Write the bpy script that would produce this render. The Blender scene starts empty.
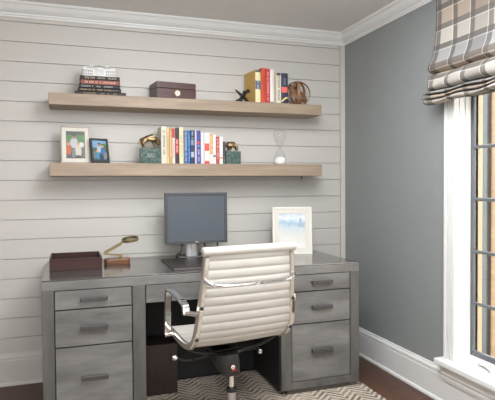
import bpy, bmesh, math, random
from mathutils import Vector, Matrix
random.seed(7)
SC = bpy.context.scene
COL = SC.collection
PI = math.pi

# ------------------------------------------------------------------ materials
def lin(c):
    return tuple(((v/255)/12.92 if v/255 <= .04045 else ((v/255+.055)/1.055)**2.4) for v in c)

def new_mat(name):
    m = bpy.data.materials.new(name); m.use_nodes = True
    nt = m.node_tree
    return m, nt, nt.nodes['Principled BSDF']

def N(nt, t, **k):
    n = nt.nodes.new(t)
    for a, v in k.items():
        if a in n.inputs: n.inputs[a].default_value = v
        else: setattr(n, a, v)
    return n

def math_n(nt, op, a, b=None, c=None):
    n = nt.nodes.new('ShaderNodeMath'); n.operation = op
    for i, v in enumerate((a, b, c)):
        if v is None: continue
        if isinstance(v, (int, float)): n.inputs[i].default_value = v
        else: nt.links.new(v, n.inputs[i])
    return n.outputs[0]

def mix_col(nt, fac, a, b, blend='MIX'):
    n = nt.nodes.new('ShaderNodeMix'); n.data_type = 'RGBA'; n.blend_type = blend
    fi, ai, bi = n.inputs[0], n.inputs[6], n.inputs[7]
    for s, v in ((fi, fac), (ai, a), (bi, b)):
        if isinstance(v, (int, float)): s.default_value = v
        elif isinstance(v, tuple): s.default_value = (*v[:3], 1)
        else: nt.links.new(v, s)
    return n.outputs[2]

def obj_coord(nt, scale=(1, 1, 1)):
    tc = nt.nodes.new('ShaderNodeTexCoord'); mp = nt.nodes.new('ShaderNodeMapping')
    mp.inputs['Scale'].default_value = scale
    nt.links.new(tc.outputs['Object'], mp.inputs['Vector'])
    return mp.outputs['Vector']

def noise(nt, vec, scale=5., detail=4., rough=.55):
    n = N(nt, 'ShaderNodeTexNoise', Scale=scale, Detail=detail, Roughness=rough)
    nt.links.new(vec, n.inputs['Vector'])
    return n.outputs['Fac']

def ramp(nt, fac, stops):
    n = nt.nodes.new('ShaderNodeValToRGB')
    e = n.color_ramp.elements
    while len(e) < len(stops): e.new(.5)
    for el, (p, c) in zip(e, stops):
        el.position = p; el.color = (*c, 1)
    nt.links.new(fac, n.inputs['Fac'])
    return n.outputs['Color']

def mat(name, rgb, rough=.5, metal=0., var=.06, vscale=(12, 12, 12), bump=0., bscale=60., coat=0., spec=.5):
    """plain surface with a little procedural mottling"""
    m, nt, b = new_mat(name)
    c = lin(rgb)
    v = obj_coord(nt, vscale)
    f = noise(nt, v, 1., 5.)
    lo = tuple(x*(1-var) for x in c); hi = tuple(min(1, x*(1+var)) for x in c)
    nt.links.new(ramp(nt, f, [(.3, lo), (.7, hi)]), b.inputs['Base Color'])
    b.inputs['Roughness'].default_value = rough; b.inputs['Metallic'].default_value = metal
    b.inputs['Coat Weight'].default_value = coat
    b.inputs['Specular IOR Level'].default_value = spec
    if bump:
        bn = N(nt, 'ShaderNodeBump', Strength=bump, Distance=.002)
        f2 = noise(nt, obj_coord(nt), bscale, 3.)
        nt.links.new(f2, bn.inputs['Height']); nt.links.new(bn.outputs[0], b.inputs['Normal'])
    return m

def wood(name, dark, light, axis=0, scale=1., rough=.45, contrast=(.3, .7), coat=0., spec=.5):
    m, nt, b = new_mat(name)
    s = [26*scale]*3; s[axis] = 1.6*scale
    f = noise(nt, obj_coord(nt, tuple(s)), 1.5, 8., .65)
    nt.links.new(ramp(nt, f, [(contrast[0], lin(dark)), (contrast[1], lin(light))]), b.inputs['Base Color'])
    b.inputs['Roughness'].default_value = rough; b.inputs['Coat Weight'].default_value = coat
    b.inputs['Specular IOR Level'].default_value = spec
    bn = N(nt, 'ShaderNodeBump', Strength=.15, Distance=.001)
    nt.links.new(f, bn.inputs['Height']); nt.links.new(bn.outputs[0], b.inputs['Normal'])
    return m

def zinc(name, dark, light, rough=.35, metal=.75, axis=0, marks=True):
    """brushed grey sheet metal with cloudy streaks and small dark scuffs"""
    m, nt, b = new_mat(name)
    s = [7.]*3; s[axis] = 1.6
    v = obj_coord(nt, tuple(s))
    f = noise(nt, v, 1.6, 6., .62)
    base = ramp(nt, f, [(.28, lin(dark)), (.72, lin(light))])
    if marks:
        s2 = [34.]*3; s2[axis] = 9.
        g = noise(nt, obj_coord(nt, tuple(s2)), 1., 3., .6)
        mk = ramp(nt, g, [(.70, (0, 0, 0)), (.78, (1, 1, 1))])
        base = mix_col(nt, math_n(nt, 'MULTIPLY', mk, .45), base, lin((70, 66, 62)))
    nt.links.new(base, b.inputs['Base Color'])
    b.inputs['Metallic'].default_value = metal
    r = math_n(nt, 'MULTIPLY_ADD', f, .16, rough-.08)
    nt.links.new(r, b.inputs['Roughness'])
    return m

def glass(name, tint=(1, 1, 1), ior=1.45, extra=0.):
    """thin clear glass: fresnel mix of transparent and glossy"""
    m = bpy.data.materials.new(name); m.use_nodes = True
    nt = m.node_tree; nt.nodes.clear()
    out = nt.nodes.new('ShaderNodeOutputMaterial'); mx = nt.nodes.new('ShaderNodeMixShader')
    tr = nt.nodes.new('ShaderNodeBsdfTransparent'); gl = nt.nodes.new('ShaderNodeBsdfGlossy')
    tr.inputs[0].default_value = (*tint, 1); gl.inputs['Roughness'].default_value = .03
    fr = nt.nodes.new('ShaderNodeLayerWeight'); fr.inputs['Blend'].default_value = .07
    nt.links.new(math_n(nt, 'MULTIPLY_ADD', fr.outputs['Fresnel'], .6, extra+.015), mx.inputs[0])
    nt.links.new(tr.outputs[0], mx.inputs[1]); nt.links.new(gl.outputs[0], mx.inputs[2])
    nt.links.new(mx.outputs[0], out.inputs['Surface'])
    return m

M = {}
M['shiplap'] = mat('greige shiplap paint', (199, 195, 189), .5, var=.02, vscale=(1, 1, 8))
M['greywall'] = mat('blue grey wall paint', (138, 142, 142), .7, var=.02, bump=.05, bscale=300)
M['white'] = mat('white trim paint', (228, 228, 226), .35, var=.015)
M['greige_trim'] = mat('greige trim paint', (205, 200, 193), .45, var=.02)
M['ceiling'] = mat('ceiling paint', (226, 224, 221), .8, var=.02)
M['shelf'] = wood('washed oak shelf', (138, 120, 101), (172, 153, 133), 0, .9, .55)
M['desk'] = zinc('zinc drawer fronts', (94, 92, 90), (142, 141, 138), .45, .35)
M['desk_frame'] = zinc('zinc frame', (84, 82, 80), (114, 112, 109), .46, .35, axis=2, marks=False)
M['desk_top'] = zinc('polished zinc top', (108, 106, 103), (142, 140, 138), .15, .75, marks=False)
M['handle'] = mat('dark pewter pull', (92, 90, 90), .4, .7, var=.1)
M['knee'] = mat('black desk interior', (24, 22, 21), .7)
M['plinth'] = mat('dark plinth metal', (84, 80, 76), .5, .5)
M['darkcab'] = wood('espresso cabinet', (40, 29, 26), (56, 42, 38), 2, 1., .4)
M['leather'] = mat('taupe white leather', (186, 181, 174), .42, var=.04, vscale=(8, 8, 8), bump=.12, bscale=240)
M['alu_cream'] = mat('polished aluminium rail', (226, 219, 208), .22, .75, var=.02)
M['chrome'] = mat('chrome', (226, 226, 226), .08, 1., var=.02)
M['steel'] = mat('satin steel', (190, 188, 186), .28, .95, var=.03)
M['blackplastic'] = mat('black plastic', (34, 34, 35), .38, var=.06)
M['blackmetal'] = mat('black metal', (48, 48, 50), .35, .4)
M['castiron'] = mat('cast iron', (44, 40, 38), .5, .5, var=.15, vscale=(40, 40, 40))
M['bezel'] = mat('dark grey bezel', (72, 74, 78), .4, var=.03)
M['silver'] = mat('silver plastic', (192, 192, 194), .3, .6, var=.02)
M['pad'] = mat('dark brown pad', (52, 46, 43), .42, var=.08)
M['mahogany'] = wood('mahogany box', (62, 36, 37), (92, 58, 58), 0, .9, .35)
M['tray'] = wood('oxblood leather', (50, 29, 25), (68, 42, 36), 0, .5, .45, spec=.3)
M['magwood'] = wood('red brown wood', (94, 58, 37), (130, 86, 58), 0, .9, .3)
M['brass'] = mat('aged brass', (168, 146, 102), .32, .85, var=.08)
M['bronze'] = mat('antique bronze', (146, 124, 92), .38, .85, var=.22, vscale=(60, 60, 60))
M['bands'] = wood('walnut bands', (112, 74, 48), (164, 122, 88), 0, 1.2, .5)
M['black'] = mat('black frame lacquer', (38, 40, 42), .4)
M['frame_silver'] = mat('pale silver frame', (150, 142, 133), .35, .3)
M['matboard'] = mat('ivory mat board', (216, 210, 200), .8, var=.01)
M['whiteframe'] = mat('white frame', (222, 218, 211), .4, var=.01)
M['whiteresin'] = mat('white resin', (228, 228, 226), .5, var=.01)
M['sash'] = mat('grey window sash', (100, 103, 106), .45, var=.03)
M['sand'] = mat('white sand', (244, 243, 238), .9, var=.02, vscale=(300, 300, 300))
M['pages'] = mat('book pages', (232, 224, 206), .8, var=.05, vscale=(300, 4, 4))
M['gold'] = mat('gold foil', (206, 172, 104), .35, .6)
M['dialwhite'] = mat('dial white', (245, 243, 236), .5)
M['red'] = mat('red enamel', (200, 40, 40), .4)
M['glass'] = glass('clear glass', (.97, .98, .98))
M['pane'] = glass('window glass', (.98, .985, .98))
M['lens'] = glass('lens glass', (.70, .76, .72), extra=.10)
M['cream_ext'] = mat('cream exterior casing', (172, 154, 124), .6)
M['ext_grey'] = mat('grey downspout', (44, 44, 42), .6, var=.15, vscale=(6, 6, 6))

def screen_mat():
    m, nt, b = new_mat('switched off screen')
    b.inputs['Base Color'].default_value = (*lin((84, 90, 98)), 1)
    b.inputs['Roughness'].default_value = .38
    f = noise(nt, obj_coord(nt), 900., 1.)
    bn = N(nt, 'ShaderNodeBump', Strength=.03, Distance=.0005)
    nt.links.new(f, bn.inputs['Height']); nt.links.new(bn.outputs[0], b.inputs['Normal'])
    return m
M['screen'] = screen_mat()

def floor_mat():
    m, nt, b = new_mat('dark walnut floor boards')
    v = obj_coord(nt)
    rot = nt.nodes.new('ShaderNodeMapping'); rot.inputs['Rotation'].default_value = (0, 0, PI/2)
    nt.links.new(v, rot.inputs['Vector'])
    bk = nt.nodes.new('ShaderNodeTexBrick')
    bk.inputs['Scale'].default_value = 1; bk.inputs['Brick Width'].default_value = 1.4
    bk.inputs['Row Height'].default_value = .125; bk.inputs['Mortar Size'].default_value = .0015
    bk.inputs['Color1'].default_value = (*lin((92, 59, 41)), 1); bk.inputs['Color2'].default_value = (*lin((77, 48, 34)), 1)
    bk.inputs['Mortar'].default_value = (*lin((26, 18, 14)), 1)
    nt.links.new(rot.outputs[0], bk.inputs['Vector'])
    g = noise(nt, obj_coord(nt, (30, 2, 30)), 1.2, 8., .65)
    gr = ramp(nt, g, [(.3, (.68, .66, .64)), (.7, (1.15, 1.12, 1.1))])
    nt.links.new(mix_col(nt, 1., bk.outputs['Color'], gr, 'MULTIPLY'), b.inputs['Base Color'])
    b.inputs['Roughness'].default_value = .4
    return m
M['floor'] = floor_mat()

def rug_mat():
    m, nt, b = new_mat('distressed chevron rug')
    v = obj_coord(nt)
    sx = nt.nodes.new('ShaderNodeSeparateXYZ'); nt.links.new(v, sx.inputs[0])
    x, y = sx.outputs[0], sx.outputs[1]
    wob = noise(nt, v, 14., 2.)
    xw = math_n(nt, 'MULTIPLY_ADD', wob, 0.028, x)
    tri = math_n(nt, 'PINGPONG', xw, .085)
    ph = math_n(nt, 'ADD', y, math_n(nt, 'MULTIPLY', tri, 1.0))
    st = math_n(nt, 'PINGPONG', ph, .024)
    st = math_n(nt, 'DIVIDE', st, .024)
    edge = noise(nt, v, 60., 3.)
    st = math_n(nt, 'ADD', st, math_n(nt, 'MULTIPLY_ADD', edge, .9, -.45))
    big = noise(nt, v, 7., 4., .7)
    wear = ramp(nt, big, [(.42, (0, 0, 0)), (.66, (1, 1, 1))])
    mask = ramp(nt, st, [(.38, (0, 0, 0)), (.62, (1, 1, 1))])
    col = mix_col(nt, mask, lin((196, 185, 170)), lin((112, 101, 92)))
    col = mix_col(nt, math_n(nt, 'MULTIPLY', wear, .68), col, lin((198, 184, 166)))
    fine = noise(nt, v, 350., 2.)
    col = mix_col(nt, .5, col, ramp(nt, fine, [(.3, (.62, .6, .58)), (.7, (1.1, 1.1, 1.1))]), 'MULTIPLY')
    nt.links.new(col, b.inputs['Base Color']); b.inputs['Roughness'].default_value = .95
    b.inputs['Specular IOR Level'].default_value = .1
    bn = N(nt, 'ShaderNodeBump', Strength=.5, Distance=.004)
    nt.links.new(fine, bn.inputs['Height']); nt.links.new(bn.outputs[0], b.inputs['Normal'])
    return m
M['rug'] = rug_mat()

def plaid_mat():
    m, nt, b = new_mat('plaid linen')
    uv = nt.nodes.new('ShaderNodeUVMap')
    sx = nt.nodes.new('ShaderNodeSeparateXYZ'); nt.links.new(uv.outputs[0], sx.inputs[0])
    u, v = sx.outputs[0], sx.outputs[1]
    PU, PV = .130, .111
    def fr(c, p, off): return math_n(nt, 'FRACT', math_n(nt, 'DIVIDE', math_n(nt, 'ADD', c, off), p))
    def band(f, a, w):
        return math_n(nt, 'MULTIPLY', math_n(nt, 'GREATER_THAN', f, a), math_n(nt, 'LESS_THAN', f, a+w))
    def par(c, p, off, n):
        k = math_n(nt, 'FLOOR', math_n(nt, 'DIVIDE', math_n(nt, 'ADD', c, off), p))
        return math_n(nt, 'DIVIDE', math_n(nt, 'MODULO', k, float(n)), float(n))
    OU, OV = 10*PU-.146, 10*PV-.110
    fu, fv = fr(u, PU, OU), fr(v, PV, OV)
    tints = [lin((202, 186, 165)), lin((150, 140, 130)), lin((168, 166, 163)), lin((196, 186, 172))]
    def tint(c, p, off, order):
        r = nt.nodes.new('ShaderNodeValToRGB'); r.color_ramp.interpolation = 'CONSTANT'
        e = r.color_ramp.elements
        while len(e) < len(order): e.new(.5)
        for i, (el, k) in enumerate(zip(e, order)):
            el.position = i/len(order); el.color = (*tints[k], 1)
        nt.links.new(math_n(nt, 'ADD', par(c, p, off, len(order)), .02), r.inputs['Fac'])
        return r.outputs[0]
    tints[:] = [lin((152, 151, 149)), lin((168, 154, 140)), lin((180, 174, 165)), (1, 1, 1), (.86, .86, .87), (.66, .66, .67)]
    base = mix_col(nt, 1., tint(v, PV, OV, [0, 1, 2]), tint(u, PU, OU, [3, 4, 5]), 'MULTIPLY')
    dk = lin((96, 91, 87)); wh = lin((226, 222, 214))
    base = mix_col(nt, math_n(nt, 'MULTIPLY', band(fv, 0, .27), .8), base, dk)
    base = mix_col(nt, math_n(nt, 'MULTIPLY', band(fu, 0, .24), .8), base, dk)
    base = mix_col(nt, math_n(nt, 'MULTIPLY', band(fv, .30, .035), .35), base, wh)
    base = mix_col(nt, math_n(nt, 'MULTIPLY', band(fu, .945, .03), .4), base, wh)
    fine = noise(nt, obj_coord(nt, (400, 400, 400)), 1., 2.)
    base = mix_col(nt, .45, base, ramp(nt, fine, [(.3, (.7, .7, .7)), (.7, (1.12, 1.12, 1.12))]), 'MULTIPLY')
    nt.links.new(base, b.inputs['Base Color']); b.inputs['Roughness'].default_value = .9
    b.inputs['Specular IOR Level'].default_value = .1
    return m
M['plaid'] = plaid_mat()

def marble_mat():
    m, nt, b = new_mat('green marble')
    v = obj_coord(nt, (22, 22, 22))
    f = noise(nt, v, 1., 5., .55)
    col = ramp(nt, f, [(.3, lin((40, 68, 62))), (.62, lin((62, 90, 83))), (.8, lin((88, 114, 106)))])
    g = noise(nt, obj_coord(nt, (18, 18, 30)), 1.1, 3.)
    vein = math_n(nt, 'LESS_THAN', math_n(nt, 'ABSOLUTE', math_n(nt, 'SUBTRACT', g, .5)), .012)
    nt.links.new(mix_col(nt, math_n(nt, 'MULTIPLY', vein, .35), col, lin((196, 206, 198))), b.inputs['Base Color'])
    b.inputs['Roughness'].default_value = .25
    return m
M['marble'] = marble_mat()

def brick_mat():
    m, nt, b = new_mat('tan brick')
    tc = nt.nodes.new('ShaderNodeTexCoord'); mp = nt.nodes.new('ShaderNodeMapping')
    mp.inputs['Rotation'].default_value = (PI/2, 0, PI/2)
    nt.links.new(tc.outputs['Object'], mp.inputs['Vector'])
    sx = nt.nodes.new('ShaderNodeSeparateXYZ'); nt.links.new(tc.outputs['Object'], sx.inputs[0])
    cb = nt.nodes.new('ShaderNodeCombineXYZ'); nt.links.new(sx.outputs[1], cb.inputs[0]); nt.links.new(sx.outputs[2], cb.inputs[1])
    bk = nt.nodes.new('ShaderNodeTexBrick')
    bk.inputs['Scale'].default_value = 1; bk.inputs['Brick Width'].default_value = .22
    bk.inputs['Row Height'].default_value = .075; bk.inputs['Mortar Size'].default_value = .006
    bk.inputs['Color1'].default_value = (*lin((140, 110, 80)), 1); bk.inputs['Color2'].default_value = (*lin((130, 101, 72)), 1)
    bk.inputs['Mortar'].default_value = (*lin((122, 100, 78)), 1)
    nt.links.new(cb.outputs[0], bk.inputs['Vector'])
    nt.links.new(bk.outputs['Color'], b.inputs['Base Color']); b.inputs['Roughness'].default_value = .9
    return m
M['brick'] = brick_mat()

def water_mat():
    """faded seaside watercolour"""
    m, nt, b = new_mat('pale seaside watercolour')
    v = obj_coord(nt)
    sx = nt.nodes.new('ShaderNodeSeparateXYZ'); nt.links.new(v, sx.inputs[0])
    z = sx.outputs[2]
    f = noise(nt, obj_coord(nt, (1, 1, 1)), 22., 6., .7)
    zz = math_n(nt, 'ADD', math_n(nt, 'DIVIDE', z, .332), math_n(nt, 'MULTIPLY_ADD', f, .34, -.17))
    col = ramp(nt, zz, [(.14, lin((224, 223, 219))), (.38, lin((212, 211, 205))), (.56, lin((190, 200, 205))),
                        (.645, lin((150, 180, 198))), (.69, lin((176, 196, 212))), (.76, lin((220, 223, 226))), (.86, lin((184, 196, 210)))])
    g = noise(nt, obj_coord(nt, (1, 1, 1)), 38., 5., .75)
    pt = ramp(nt, g, [(.55, (0, 0, 0)), (.72, (1, 1, 1))])
    nt.links.new(mix_col(nt, math_n(nt, 'MULTIPLY', pt, .30), col, lin((196, 200, 190))), b.inputs['Base Color'])
    b.inputs['Roughness'].default_value = .3
    return m
M['watercolour'] = water_mat()

_flat = {}
def flat(rgb, rough=.55):
    k = (tuple(rgb), rough)
    if k not in _flat: _flat[k] = mat('tint %d %d %d' % tuple(rgb), rgb, rough, var=.04, vscale=(40, 40, 40))
    return _flat[k]

# ------------------------------------------------------------------ geometry helpers
def link(name, me, parent=None):
    o = bpy.data.objects.new(name, me); COL.objects.link(o)
    if parent is not None: o.parent = parent
    return o

def finish(name, bm, m, parent=None, smooth=False, angle=None):
    me = bpy.data.meshes.new(name)
    bmesh.ops.recalc_face_normals(bm, faces=bm.faces[:])
    bm.to_mesh(me); bm.free()
    for mm in (m if isinstance(m, (list, tuple)) else [m]): me.materials.append(mm)
    if smooth:
        for p in me.polygons: p.use_smooth = True
        if angle is not None:
            try: me.set_sharp_from_angle(angle=math.radians(angle))
            except Exception: pass
    return link(name, me, parent)

def add_box(bm, lo, hi, bevel=0., mtx=None, mi=0, seg=2):
    t = bmesh.new()
    bmesh.ops.create_cube(t, size=1)
    for v in t.verts:
        v.co = Vector([lo[i] + (v.co[i]+.5)*(hi[i]-lo[i]) for i in range(3)])
    if bevel > 0:
        bmesh.ops.bevel(t, geom=t.edges[:], offset=bevel, segments=seg, affect='EDGES', profile=.5)
    if mtx is not None: bmesh.ops.transform(t, matrix=mtx, verts=t.verts)
    for f in t.faces: f.material_index = mi
    merge(bm, t)

def merge(bm, t):
    mp = {v: bm.verts.new(v.co) for v in t.verts}
    for f in t.faces:
        try:
            nf = bm.faces.new([mp[v] for v in f.verts]); nf.material_index = f.material_index; nf.smooth = f.smooth
        except ValueError: pass
    t.free()

def box(name, lo, hi, m, parent=None, bevel=.002, mtx=None):
    bm = bmesh.new(); add_box(bm, lo, hi, bevel, mtx)
    return finish(name, bm, m, parent)

def catmull(pts, n=8):
    P = [Vector(p) for p in pts]; P = [P[0]*2-P[1]] + P + [P[-1]*2-P[-2]]
    out = []
    for i in range(1, len(P)-2):
        for k in range(n):
            t = k/n; a, b, c, d = P[i-1:i+3]
            out.append(.5*((2*b)+(c-a)*t+(2*a-5*b+4*c-d)*t*t+(3*b-a-3*c+d)*t**3))
    out.append(P[-2].copy())
    return out

def add_tube(bm, pts, r, seg=10, section=None, up=Vector((1, 0, 0)), mi=0, closed=False):
    """sweep a circle (or a rectangle section=(w along up, h)) along points; r may be a list"""
    P = [Vector(p) for p in pts]; rings = []
    n = len(P)
    for i, p in enumerate(P):
        if closed: t = P[(i+1) % n]-P[i-1]
        else: t = P[min(i+1, n-1)]-P[max(i-1, 0)]
        t.normalize()
        a = up - t*up.dot(t)
        if a.length < 1e-4: a = Vector((0, 1, 0)) - t*t.y
        a.normalize(); b = t.cross(a)
        rr = r[i] if isinstance(r, (list, tuple)) else r
        if section:
            w, h = section[0]/2, section[1]/2; c = min(w, h)*.45
            q = [(w, h-c), (w-c, h), (-w+c, h), (-w, h-c), (-w, -h+c), (-w+c, -h), (w-c, -h), (w, -h+c)]
            ring = [bm.verts.new(p+a*x+b*y) for x, y in q]
        else:
            ring = [bm.verts.new(p+a*rr*math.cos(2*PI*k/seg)+b*rr*math.sin(2*PI*k/seg)) for k in range(seg)]
        rings.append(ring)
    m = len(rings[0])
    for i in range(n if closed else n-1):
        A, B = rings[i], rings[(i+1) % n]
        for k in range(m):
            f = bm.faces.new((A[k], A[(k+1) % m], B[(k+1) % m], B[k])); f.material_index = mi
    if not closed:
        for R in (rings[0], rings[-1]):
            f = bm.faces.new(R); f.material_index = mi

def tube(name, pts, r, m, parent=None, seg=12, section=None, up=Vector((1, 0, 0)), closed=False):
    bm = bmesh.new(); add_tube(bm, pts, r, seg, section, up, 0, closed)
    return finish(name, bm, m, parent, smooth=True, angle=40)

def add_lathe(bm, prof, seg=24, mtx=None, mi=0, cap=True):
    """prof: list of (r, z)"""
    t = bmesh.new(); rings = []
    for r, z in prof:
        if r < 1e-6: rings.append([t.verts.new((0, 0, z))])
        else: rings.append([t.verts.new((r*math.cos(2*PI*k/seg), r*math.sin(2*PI*k/seg), z)) for k in range(seg)])
    for A, B in zip(rings, rings[1:]):
        for k in range(seg):
            k2 = (k+1) % seg
            if len(A) == 1 and len(B) == 1: break
            if len(A) == 1: t.faces.new((A[0], B[k], B[k2]))
            elif len(B) == 1: t.faces.new((A[k], A[k2], B[0]))
            else: t.faces.new((A[k], A[k2], B[k2], B[k]))
    for R in (rings[0], rings[-1]) if cap else ():
        if len(R) > 1: t.faces.new(R)
    for f in t.faces: f.material_index = mi
    if mtx is not None: bmesh.ops.transform(t, matrix=mtx, verts=t.verts)
    merge(bm, t)

def lathe(name, prof, m, parent=None, seg=24, mtx=None, angle=35, cap=True):
    bm = bmesh.new(); add_lathe(bm, prof, seg, mtx, 0, cap)
    return finish(name, bm, m, parent, smooth=True, angle=angle)

def add_prism(bm, poly, axis, a, b, mi=0, mtx=None):
    """extrude polygon (2D, in the two axes other than `axis`, in order) from a to b along axis"""
    t = bmesh.new()
    def mk(p, c):
        q = list(p); q.insert(axis, c); return t.verts.new(q)
    A = [mk(p, a) for p in poly]; B = [mk(p, b) for p in poly]
    t.faces.new(A); t.faces.new(B[::-1])
    n = len(poly)
    for k in range(n): t.faces.new((A[k], B[k], B[(k+1) % n], A[(k+1) % n]))
    for f in t.faces: f.material_index = mi
    if mtx is not None: bmesh.ops.transform(t, matrix=mtx, verts=t.verts)
    merge(bm, t)

def add_ball(bm, c, r, mi=0, u=16, v=10, scale=(1, 1, 1)):
    t = bmesh.new(); bmesh.ops.create_uvsphere(t, u_segments=u, v_segments=v, radius=r)
    for w in t.verts: w.co = Vector((w.co.x*scale[0], w.co.y*scale[1], w.co.z*scale[2]))+Vector(c)
    for f in t.faces: f.material_index = mi; f.smooth = True
    merge(bm, t)

def sweep_profile(name, path, prof, m, parent=None):
    """mitred moulding: path = plan polyline (room on its right side going along), prof = [(offset into room, z)]"""
    bm = bmesh.new(); P = [Vector((*p, 0)) for p in path]; rings = []
    for i, p in enumerate(P):
        ns = []
        for a, b in ((i-1, i), (i, i+1)):
            if a < 0 or b >= len(P): continue
            d = (P[b]-P[a]).normalized(); ns.append(Vector((d.y, -d.x, 0)))
        if len(ns) == 2:
            s = (ns[0]+ns[1]); s = s/(1+ns[0].dot(ns[1]))
        else: s = ns[0]
        rings.append([bm.verts.new(p+s*d+Vector((0, 0, z))) for d, z in prof])
    k = len(prof)
    for A, B in zip(rings, rings[1:]):
        for j in range(k): bm.faces.new((A[j], A[(j+1) % k], B[(j+1) % k], B[j]))
    bm.faces.new(rings[0]); bm.faces.new(rings[-1][::-1])
    return finish(name, bm, m, parent)

def tag(o, label, cat, group=None):
    o['label'] = label; o['category'] = cat
    if group: o['group'] = group
    return o

def thing(name, label, cat, loc=(0, 0, 0), rot=(0, 0, 0), group=None):
    o = bpy.data.objects.new(name, None); COL.objects.link(o)
    o.location = loc; o.rotation_euler = rot; o.empty_display_size = .1
    return tag(o, label, cat, group)

def struct(o):
    o['kind'] = 'structure'; return o

def skin(name, verts, edges, radii, m, parent=None, root=0, sub=2):
    me = bpy.data.meshes.new(name); me.from_pydata(verts, edges, [])
    me.materials.append(m); o = link(name, me, parent)
    sk = o.modifiers.new('Skin', 'SKIN'); sk.use_smooth_shade = True
    for i, r in enumerate(radii):
        d = me.skin_vertices[0].data[i]; r = r if isinstance(r, tuple) else (r, r); d.radius = r
        d.use_root = (i == root)
    sb = o.modifiers.new('Sub', 'SUBSURF'); sb.levels = sub; sb.render_levels = sub
    return o

# ------------------------------------------------------------------ the room
XW, YW, ZC = 2.07, 3.715, 2.46
XL, YF = -2.0, -1.7
struct(box('floor', (XL-.15, YF-.15, -.1), (XW+.15, YW+.15, 0), M['floor'], bevel=0))
struct(box('ceiling', (XL-.15, YF-.15, ZC), (XW+.15, YW+.15, ZC+.1), M['ceiling'], bevel=0))
struct(box('wall_left', (XL-.15, YF-.15, 0), (XL, YW+.15, ZC), M['shiplap'], bevel=0))
W_FILL = (-1.3, .4, .95, 2.28)          # unseen opening added behind the camera to let in soft frontal fill
bm = bmesh.new()
add_box(bm, (XL, YF-.15, 0), (W_FILL[0], YF, ZC)); add_box(bm, (W_FILL[1], YF-.15, 0), (XW, YF, ZC))
add_box(bm, (W_FILL[0], YF-.15, 0), (W_FILL[1], YF, W_FILL[2])); add_box(bm, (W_FILL[0], YF-.15, W_FILL[3]), (W_FILL[1], YF, ZC))
struct(finish('wall_front', bm, M['shiplap']))
bm = bmesh.new()
for x in (-1.27, -.45, .37): add_box(bm, (x-.03, YF-.11, W_FILL[2]), (x+.03, YF-.05, W_FILL[3]), .003)
for z in (W_FILL[2]+.03, W_FILL[3]-.03): add_box(bm, (-1.3, YF-.11, z-.03), (.4, YF-.05, z+.03), .003)
struct(finish('fill_opening_frame', bm, M['white']))  # bars across the added front opening
# back wall: shiplap boards with open shadow joints over a flat backing
bm = bmesh.new()
add_box(bm, (XL, YW+.006, 0), (XW+.15, YW+.15, ZC))
zs = [2.349-.12775*k for k in range(19)]
edges = [2.385]+zs+[0]
for a, b in zip(edges, edges[1:]):
    if b < .0: b = 0
    if a <= 0: continue
    add_box(bm, (XL, YW-.006, b+.0016), (2.028, YW+.006, a-.0016), .0012, seg=1)
add_box(bm, (XL, YW-.006, 2.3866), (2.028, YW+.006, ZC))
struct(finish('wall_back', bm, M['shiplap']))
struct(box('trim_1', (2.031, YW-.014, 0), (XW, YW+.006, ZC), M['greige_trim'], bevel=.001))

# right wall with two window openings
W1 = (1.46, 2.442, .27, 2.25)
W2 = (-1.1, .75, .27, 2.25)
bm = bmesh.new()
def wall_piece(y0, y1, z0, z1): add_box(bm, (XW, y0, z0), (XW+.15, y1, z1))
wall_piece(W1[1], YW+.006, 0, ZC); wall_piece(W2[1], W1[0], 0, ZC); wall_piece(YF-.15, W2[0], 0, ZC)
for w in (W1, W2):
    wall_piece(w[0], w[1], 0, w[2]); wall_piece(w[0], w[1], w[3], ZC)
struct(finish('wall_right', bm, M['greywall']))

# crown moulding, mitred round the corner
crown = [(0, 2.376), (.010, 2.376), (.012, 2.386), (.020, 2.389), (.022, 2.398), (.034, 2.404), (.050, 2.418), (.060, 2.434),
         (.064, 2.442), (.074, 2.444), (.078, 2.452), (.078, 2.4605), (0, 2.4605)]
struct(sweep_profile('trim_2', [(XL, YW-.006), (XW, YW-.006), (XW, YF)], crown, M['white']))
base = [(0, 0), (.030, 0), (.031, .008), (.027, .018), (.019, .022), (.019, .160), (.016, .166), (.016, .172), (.020, .176),
        (.018, .188), (.010, .196), (.009, .204), (0, .206)]
struct(sweep_profile('baseboard_back', [(XL, YW-.006), (2.04, YW-.006)], base, M['greige_trim']))
struct(sweep_profile('baseboard_right', [(XW, YW-.016), (XW, YF)], base, M['white']))

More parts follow.
